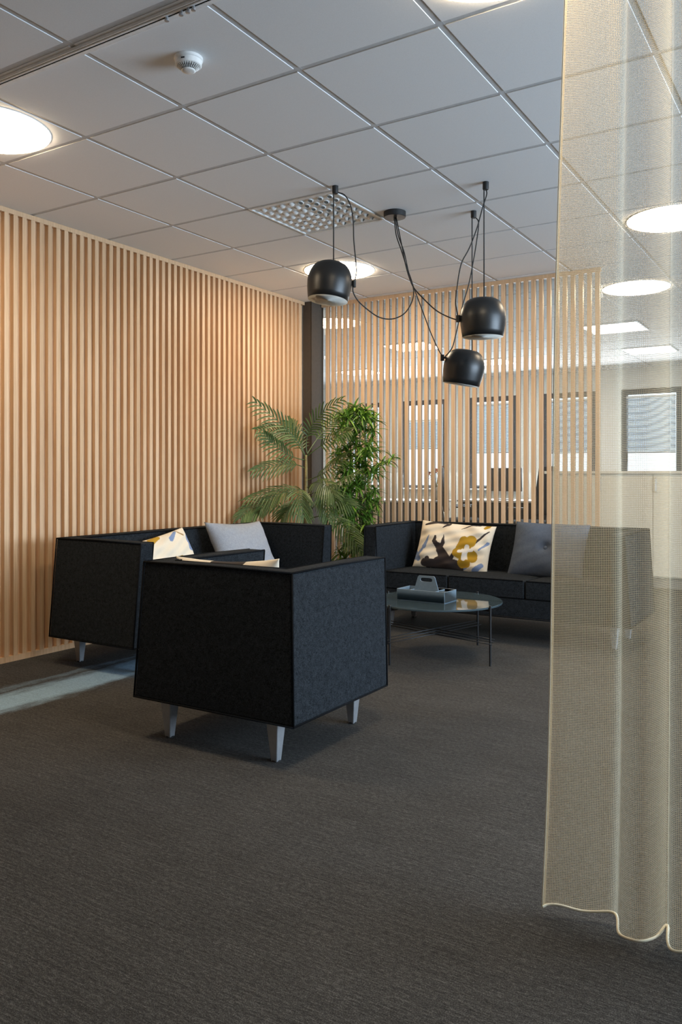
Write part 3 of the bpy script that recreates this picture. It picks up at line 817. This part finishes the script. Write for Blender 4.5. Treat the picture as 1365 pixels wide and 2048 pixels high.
W1 = [(-2.293,4.298,2.632),(-2.277,4.305,2.525),(-2.245,4.322,2.42),(-2.221,4.334,2.301),(-2.19,4.351,2.196),(-2.151,4.372,2.077),(-2.107,4.396,1.943),(-2.065,4.418,1.838),(-2.042,4.432,1.794)]
W2 = [(-2.040,4.433,1.79),(-1.999,4.458,1.847),(-1.979,4.471,1.927),(-1.962,4.482,2.016),(-1.944,4.493,2.105),(-1.914,4.511,2.224),(-1.889,4.527,2.372),(-1.871,4.538,2.505),(-1.864,4.543,2.594),(-1.880,4.533,2.626)]
pendant((-2.387,3.723), 2.247, R(6), R(-4), (-2.362,3.739), L1, L2, (-2.276,3.793,2.132), 'black dome pendant lamp hanging at the left below the air diffuser')
pendant((-1.660,4.105), 2.040, R(0), R(1), (-1.647,4.113), R1, R2, (-1.772,4.035,1.932), 'black dome pendant lamp hanging at the right, upper one of the close pair')
pendant((-1.937,4.497), 1.838, R(9), R(4), (-1.889,4.527), W1, W2, (-2.046,4.428,1.792), 'tilted black dome pendant lamp hanging lowest of the three')
cr = empty('ceiling_rose', (-2.295,4.296,CEIL)); tag(cr, 'black disc ceiling rose feeding the three pendant cords', 'ceiling rose')
b = MB(); b.lathe([(0.066,0.0),(0.066,-0.030),(0.064,-0.032)], 48); b.build('housing', M['blackmatt'], cr, bevel=0.001)
b = MB(); b.lathe([(0.064,-0.0315),(0.064,-0.034),(0.0,-0.0345)], 48); b.build('cover_plate', M['shade'], cr)

# ------------------------------------------------------------------ plants
def pot(parent, r, h):
    b = MB(); b.lathe([(r*0.78,0.0),(r,h),(r*0.92,h),(r*0.90,h-0.03)], 36); b.build('pot', M['pot'], parent, smooth=True)
    b = MB(); b.lathe([(0.0,h-0.028),(r*0.905,h-0.03)], 36); b.build('soil', M['soil'], parent)
PB = Vector((-3.755, 5.50, 0))
pm = empty('potted_palm', PB); tag(pm, 'tall feathery palm with arching fronds in the corner behind the left sofa', 'plant')
pot(pm, 0.15, 0.28)
b = MB(); b.tube([(0,0,0.25),(0.004,0,0.6),(-0.002,0.003,0.9),(0.0,0,1.26)], [0.019,0.016,0.014,0.009], 10); b.tube([(0.05,0.03,0.25),(0.035,0.02,0.6),(0.02,0.01,0.95)], [0.014,0.012,0.007], 8)
b.build('trunk', M['trunk'], pm, smooth=True)
FR = [[(-3.764,5.5,1.24),(-3.823,5.4,1.421),(-4.04,5.214,1.676)],[(-3.769,5.5,1.252),(-3.95,5.5,1.424),(-4.04,5.234,1.46)],[(-3.769,5.5,1.22),(-3.825,5.3,1.277),(-3.911,5.15,1.42)],
[(-3.759,5.5,1.146),(-3.873,5.4,1.187),(-4.04,5.201,1.137)],[(-3.759,5.5,0.955),(-3.861,5.35,0.984),(-4.04,5.111,0.907)],[(-3.754,5.5,0.894),(-3.825,5.3,0.957),(-3.936,5.15,0.84)],
[(-3.759,5.5,0.73),(-3.96,5.281,0.855),(-4.04,5.03,0.77)],[(-3.749,5.5,1.28),(-3.695,5.5,1.503),(-3.428,5.5,1.688)],[(-3.744,5.5,1.268),(-3.704,5.7,1.472),(-3.591,5.85,1.618)],
[(-3.744,5.5,1.252),(-3.527,5.5,1.377),(-3.309,5.45,1.441)],[(-3.739,5.5,0.934),(-3.407,5.35,1.02),(-3.131,5.25,1.116)],[(-3.739,5.5,0.995),(-3.491,5.3,1.039),(-3.299,5.2,0.946)],
[(-3.749,5.5,0.873),(-3.657,5.22,0.884),(-3.743,5.16,0.77)],[(-3.739,5.5,0.853),(-3.557,5.4,0.959),(-3.421,5.3,0.769)],[(-3.749,5.5,0.894),(-3.645,5.25,0.98),(-3.552,5.17,0.79)],
[(-3.734,5.5,0.731),(-3.416,5.4,0.745),(-3.112,5.3,0.51)],[(-3.739,5.5,0.772),(-3.477,5.35,0.902),(-3.218,5.3,0.869)],[(-3.754,5.5,1.179),(-3.957,5.7,1.394),(-4.10,5.75,1.553)],
[(-3.739,5.5,1.057),(-3.542,5.45,1.117),(-3.324,5.4,1.233)],[(-3.74,5.5,0.80),(-3.58,5.62,0.95),(-3.36,5.70,0.80)]]
def blade(b, base, d, length, width, droop, up):
    d = d.normalized(); side = d.cross(up)
    if side.length < 1e-3: side = d.cross(Vector((1,0,0)))
    side.normalize(); n = 4; vs = []; fs = []
    for k in range(n+1):
        s = k/n; p = base + d*length*s + Vector((0,0,-droop*s*s*length))
        wd = width*(0.55+1.3*s)*(1-s)**0.6 if s < 1 else 0.0003
        nn = side.cross(d).normalized()
        vs += [p-side*wd/2+nn*wd*0.12, p-nn*wd*0.10, p+side*wd/2+nn*wd*0.12]
    for k in range(n):
        a = k*3; fs += [(a,a+1,a+4,a+3),(a+1,a+2,a+5,a+4)]
    b.add(vs, fs)
rnd = random.Random(21)
for f in FR:
    A, B_, C_ = [Vector(p)-PB for p in f]
    ctrl = B_*2-(A+C_)*0.5
    pts = [A*(1-t)**2+ctrl*2*t*(1-t)+C_*t*t for t in [k/24 for k in range(25)]]
    ln = sum((pts[k+1]-pts[k]).length for k in range(24))
    b = MB(); b.tube(pts, [0.0045*(1-0.75*k/24) for k in range(25)], 6)
    roll = rnd.uniform(-0.5, 0.5)
    n = int(5+ln*18)
    for k in range(n):
        t = 0.30+0.70*k/(n-1); q = t*24; i = min(23, int(q)); p = pts[i].lerp(pts[i+1], q-i)
        tg = (pts[i+1]-pts[i]).normalized(); sd_ = tg.cross(Vector((0,0,0.55))-FWD*0.8+RGT*0.15)
        if sd_.length < 0.2: sd_ = tg.cross(FWD)
        sd_.normalize(); up = sd_.cross(tg)
        sd_ = (Matrix.Rotation(roll, 3, tg) @ sd_); up = sd_.cross(tg)
        ll = (0.060+0.105*math.sin(PI*min(1, (t-0.22)/0.85)))*min(1.15, 0.55+ln)
        for s in (-1, 1):
            d = (sd_*s*(1.0-0.45*t)+tg*(0.55+0.6*t)+up*0.20).normalized()
            blade(b, p, d, ll*rnd.uniform(0.88,1.08), 0.0175, 0.30+0.15*rnd.random(), up)
    b.build('frond', M['palm_leaf'], pm, clean=False)

BB = Vector((-3.43, 5.80, 0))
bp = empty('potted_bamboo', BB); tag(bp, 'bushy bright green bamboo-like plant beside the palm in front of the slat screen', 'plant')
pot(bp, 0.14, 0.26)
stems = [(-0.05,-0.02),(0.03,0.03),(0.06,-0.04),(-0.02,0.05)]
for k, (sx, sy) in enumerate(stems):
    b = MB(); b.tube([(sx,sy,0.22),(sx*1.2,sy*1.2,0.7),(sx*1.5,sy,1.15),(sx*1.2,sy*1.3,1.5+0.04*k)], [0.010,0.009,0.007,0.004], 8); b.build('stem', M['trunk'], bp, smooth=True)
CL = [(-3.40,5.66,1.66),(-3.32,5.69,1.60),(-3.47,5.81,1.64),(-3.35,5.90,1.55),(-3.50,5.63,1.50),(-3.42,5.75,1.51),(-3.55,5.87,1.40),(-3.215,5.57,1.335),(-3.58,5.69,1.29),(-3.43,5.81,1.24),(-3.70,5.90,1.22),(-3.466,5.63,1.14),(-3.325,5.75,1.18),(-3.66,5.87,1.06),(-3.10,5.60,1.20),(-3.02,5.62,1.235),(-3.455,5.81,1.06),(-3.32,5.9,1.13),(-3.514,5.63,0.955),(-3.29,5.70,0.92),(-3.24,5.78,0.88),(-3.38,5.57,0.90),(-3.28,5.72,0.81),(-3.56,5.81,0.76),(-3.50,5.9,0.66),(-3.26,5.63,0.70),(-3.47,5.75,0.64),(-3.33,5.62,0.56)]
rnd = random.Random(5)
while len(CL) < 98:
    z = rnd.uniform(0.42, 1.64); a = rnd.uniform(0, 2*PI); rr_ = 0.20*math.sqrt(rnd.random())*(1.0 if z < 1.45 else 0.75)
    CL.append((BB.x+rr_*math.cos(a)*1.0+0.0, min(6.02, BB.y-0.05+rr_*math.sin(a)), z))
for c in CL:
    P = Vector(c)-BB
    st = min(stems, key=lambda s: (s[0]*1.3-P.x)**2+(s[1]-P.y)**2)
    root = Vector((st[0]*1.3, st[1]*1.2, max(0.3, P.z-0.10-0.3*math.hypot(P.x-st[0], P.y-st[1]))))
    b = MB(); b.tube([root, root.lerp(P, 0.5)+Vector((0,0,0.015)), P], [0.003,0.0025,0.0018], 5)
    ax = (P-root).normalized()
    for k in range(22):
        el = rnd.uniform(-0.35, 1.15); az = rnd.uniform(0, 2*PI)
        d = Vector((math.cos(az)*math.cos(el), math.sin(az)*math.cos(el), math.sin(el)))
        blade(b, root.lerp(P, rnd.uniform(0.80, 1.0)), d, rnd.uniform(0.085, 0.160), rnd.uniform(0.017, 0.025), rnd.uniform(0.2,0.7), Vector((0,0,1)))
    b.build('leaf_cluster', M['strap_leaf'], bp, clean=False)

# ------------------------------------------------------------------ sheer curtain
bot = [(-.651,1.979),(-.636,1.995),(-.586,2.013),(-.529,2.030),(-.484,2.034),(-.460,1.968),(-.425,1.944),(-.400,1.952),(-.382,1.996),(-.366,2.052),(-.352,1.985),(-.334,1.960),(-.295,1.975),(-.262,2.03),(-.215,2.045),(-.180,1.985),(-.140,1.955),(-.100,2.02),(-.05,2.045),(0.0,1.985),(0.05,1.96),(0.10,2.03),(0.16,2.05),(0.21,1.97),(0.27,1.96),(0.33,2.03),(0.40,2.045),(0.46,1.98)]
top = [(-.588,2.012),(-.576,2.024),(-.545,2.040),(-.500,2.052),(-.458,2.058),(-.436,1.992),(-.408,1.980),(-.384,1.988),(-.366,2.020),(-.352,2.058),(-.338,2.000),(-.315,2.000)]+[(x, 2.03+(y-2.0)*0.6) for x, y in bot[12:]]
Pb = catmull([(x,y,0) for x,y in bot], 10); Pt = catmull([(x,y,0) for x,y in top], 10)
nz = 90; Z0, Z1 = 0.028, CEIL-0.0185
vs = []; uvs = []; arc = [0]
for k in range(1, len(Pb)): arc.append(arc[-1]+(Pb[k]-Pb[k-1]).length)
for j in range(nz+1):
    t = j/nz; z = Z0+(Z1-Z0)*t
    for k in range(len(Pb)):
        p = Pb[k].lerp(Pt[k], t**0.9)
        x_ = p.x+0.010*math.sin(2.2*z+0.6)*(1-t)*max(0, 1-arc[k]/0.5); y_ = p.y+0.005*math.sin(3*z+arc[k]*30)*(1-t)*t*3
        zz = z + (0.004*math.sin(arc[k]*45) if j == 0 else 0)
        vs.append((x_, y_, zz)); uvs.append((arc[k], z))
nk = len(Pb); fs = [(j*nk+k, j*nk+k+1, (j+1)*nk+k+1, (j+1)*nk+k) for j in range(nz) for k in range(nk-1)]
me = bpy.data.meshes.new('curtain'); me.from_pydata(vs, [], fs); me.update()
ul = me.uv_layers.new(name='UVMap')
for lp in me.loops: ul.data[lp.index].uv = uvs[lp.vertex_index]
me.materials.append(M['sheer'])
for p in me.polygons: p.use_smooth = True
cu = empty('curtain', (0,0,0)); tag(cu, 'tall sheer cream curtain hanging from the ceiling at the right edge', 'curtain')
o = bpy.data.objects.new('sheer_panel', me); COL.objects.link(o); o.parent = cu
b = MB(); b.tube([vs[k] for k in range(nk)], 0.0035, 6); b.build('bottom_hem', M['hem'], cu, smooth=True)
b = MB(); e = [Vector(vs[j*nk]) for j in range(nz+1)]; e2 = [Vector(vs[j*nk+4]) for j in range(nz+1)]
b.tube(e, 0.0016, 6)
sh = b.build('side_hem', M['hem'], cu, smooth=True)
hv = []; hu = []; hf = []; nw = 4
for lay in (0.0016, 0.0032):
    o0 = len(hv)
    for j in range(nz+1):
        for k in range(nw):
            p = Vector(vs[j*nk+k]); hv.append((p.x+lay*0.4, p.y+lay, p.z)); hu.append((uvs[j*nk+k][0]+lay*1.3, uvs[j*nk+k][1]+lay*0.9))
    hf += [(o0+j*nw+k, o0+j*nw+k+1, o0+(j+1)*nw+k+1, o0+(j+1)*nw+k) for j in range(nz) for k in range(nw-1)]
hm = bpy.data.meshes.new('hem_fold'); hm.from_pydata(hv, [], hf); hm.update()
ul2 = hm.uv_layers.new(name='UVMap')
for lp in hm.loops: ul2.data[lp.index].uv = hu[lp.vertex_index]
hm.materials.append(M['sheer'])
for p in hm.polygons: p.use_smooth = True
ho = bpy.data.objects.new('hem_fold', hm); COL.objects.link(ho); ho.parent = sh
b = MB()
for k in range(0, nk, 1): pass
b.tube([vs[nz*nk+k] for k in range(nk)], 0.004, 6); b.build('heading_tape', M['hem'], cu, smooth=True)

# ------------------------------------------------------------------ far office
CX = [-2.66,-2.135,-1.61,-1.085,-0.56,-0.035]
CN = ['cream laminate cabinet at the left end of the low row, behind the slats','cream laminate cabinet in the low row, left of the curtain fold','cream laminate cabinet in the low row behind the curtain edge','cream laminate cabinet in the low row hidden furthest right']
for k in range(4):
    c = empty('cabinet', (CX[k], 8.32, 0)); tag(c, CN[k], 'cabinet', 'cabinet row in the far office'); wd = 0.523
    b = MB(); b.box(0,wd,0.022,0.45,0.10,1.108); b.build('body', M['cabinet'], c)
    b = MB(); b.box(0.0015,wd-0.0015,0.0,0.020,0.115,1.105); d = b.build('door', M['cabinet'], c, bevel=0.0015)
    b = MB(); b.tube([(0.03,-0.001,0.93),(0.03,-0.025,0.94),(0.03,-0.025,1.06),(0.03,-0.001,1.07)], 0.005, 8); b.build('handle', M['chrome'], d)
    b = MB(); b.box(0,wd,0.05,0.45,0.0,0.10); b.build('plinth', M['plinth'], c)
b = MB(); b.box(-2.68,-0.55,8.30,8.79,1.109,1.137); tag(b.build('worktop', M['worktop'], bevel=0.003), 'long beige top lying over the low row of cream cabinets', 'worktop')
def office_chair(loc, rz, label):
    t = empty('office_chair', loc, rz); tag(t, label, 'office chair', 'black office chairs in the far office')
    b = MB(); soft_block(b, [(-0.24,-0.23,0.44),(0.24,-0.23,0.44),(0.24,0.24,0.44),(-0.24,0.24,0.44)], [(-0.24,-0.23,0.50),(0.24,-0.23,0.50),(0.24,0.24,0.50),(-0.24,0.24,0.50)], (6,6,3), (0.01,0.01,0.02)); b.build('seat', M['charcoal'], t, bevel=0.02)
    b = MB(); soft_block(b, [(-0.22,0.22,0.60),(0.22,0.22,0.60),(0.22,0.27,0.60),(-0.22,0.27,0.60)], [(-0.20,0.30,1.20),(0.20,0.30,1.20),(0.20,0.35,1.20),(-0.20,0.35,1.20)], (6,3,8), (0.01,0.015,0.01)); b.build('backrest', M['charcoal'], t, bevel=0.02)
    b = MB(); b.tube([(0,0.05,0.44),(0,0.28,0.46),(0,0.33,0.7)], 0.02, 8); b.build('back_support', M['black'], t, smooth=True)
    b = MB(); b.tube([(0,0,0.10),(0,0,0.44)], 0.025, 12); b.build('column', M['chrome'], t, smooth=True)
    b = MB()
    for k in range(5):
        a = 2*PI*k/5; b.tube([(0,0,0.11),(0.29*math.cos(a),0.29*math.sin(a),0.065)], [0.025,0.016], 8)
    b.build('star_base', M['black'], t, smooth=True)
    for k in range(5):
        a = 2*PI*k/5; b = MB(); b.tube([(0.29*math.cos(a)-0.012*math.sin(a),0.29*math.sin(a)+0.012*math.cos(a),0.03),(0.29*math.cos(a)+0.012*math.sin(a),0.29*math.sin(a)-0.012*math.cos(a),0.03)], 0.03, 14); b.build('castor', M['blackmatt'], t)
    for s in (-1,1):
        b = MB(); b.tube([(s*0.24,0.05,0.47),(s*0.28,0.05,0.50),(s*0.28,0.05,0.66)], 0.012, 8); b.box(s*0.28-0.03,s*0.28+0.03,-0.10,0.14,0.66,0.685); b.build('armrest', M['black'], t)
office_chair((-3.53,10.25,0), R(255), 'black office chair behind the slats right of centre')
office_chair((-4.45,10.35,0), R(110), 'black office chair behind the slats left of the middle window')
def desk(loc, label, w_, d_):
    t = empty('desk', loc); tag(t, label, 'desk', 'pale desks in the far office')
    b = MB(); b.box(-w_/2,w_/2,-d_/2,d_/2,0.715,0.74); b.build('desktop', M['desk'], t, bevel=0.003)
    for s in (-1,1):
        b = MB(); b.box(s*(w_/2-0.12)-0.03,s*(w_/2-0.12)+0.03,-d_/2+0.08,d_/2-0.08,0.0,0.03); b.box(s*(w_/2-0.12)-0.03,s*(w_/2-0.12)+0.03,-0.04,0.04,0.03,0.715); b.build('leg', M['black'], t, bevel=0.004)
    b = MB(); b.box(-w_/2+0.05,w_/2-0.05,-d_/2+0.02,-d_/2+0.035,0.40,0.713); b.build('modesty_panel', M['charcoal'], t)
desk((-4.0,11.25,0), 'pale desk below the middle window behind the slats', 1.6, 0.75)
desk((-5.55,10.55,0), 'pale desk behind the left slats near the plants', 1.4, 0.75)
mn = empty('monitor', (-4.25,11.35,0.741), R(170)); tag(mn, 'black monitor on the desk below the middle window', 'monitor')
b = MB(); b.box(-0.28,0.28,-0.012,0.012,0.12,0.46); b.build('screen', M['black'], mn, bevel=0.004)
b = MB(); b.box(-0.11,0.11,-0.09,0.09,0.0,0.012); b.box(-0.02,0.02,0.012,0.03,0.012,0.25); b.build('stand', M['black'], mn, bevel=0.002)
fp = empty('flower_pot', (-4.98,10.55,0.741)); tag(fp, 'vase of rust red blossoms on the desk behind the left slats', 'flowers')
b = MB(); b.lathe([(0.05,0),(0.075,0.08),(0.06,0.16),(0.05,0.18),(0.044,0.18),(0.04,0.02)], 24); b.build('vase', M['plinth'], fp, smooth=True)
rnd = random.Random(9)
for k in range(14):
    a = rnd.uniform(0,2*PI); rr_ = rnd.uniform(0.02,0.16); z = rnd.uniform(0.30,0.50); p = Vector((rr_*math.cos(a), rr_*math.sin(a), z))
    b = MB(); b.tube([(0,0,0.1),(p.x*0.3,p.y*0.3,0.22),p], 0.003, 5); s_ = b.build('stalk', M['trunk'], fp)
    b = MB()
    for q in range(9):
        az = rnd.uniform(0,2*PI); el = rnd.uniform(-0.4,1.3)
        blade(b, p, Vector((math.cos(az)*math.cos(el), math.sin(az)*math.cos(el), math.sin(el))), 0.05, 0.03, 0.3, Vector((0,0,1)))
    b.build('blossom', M['rust'], s_, clean=False)
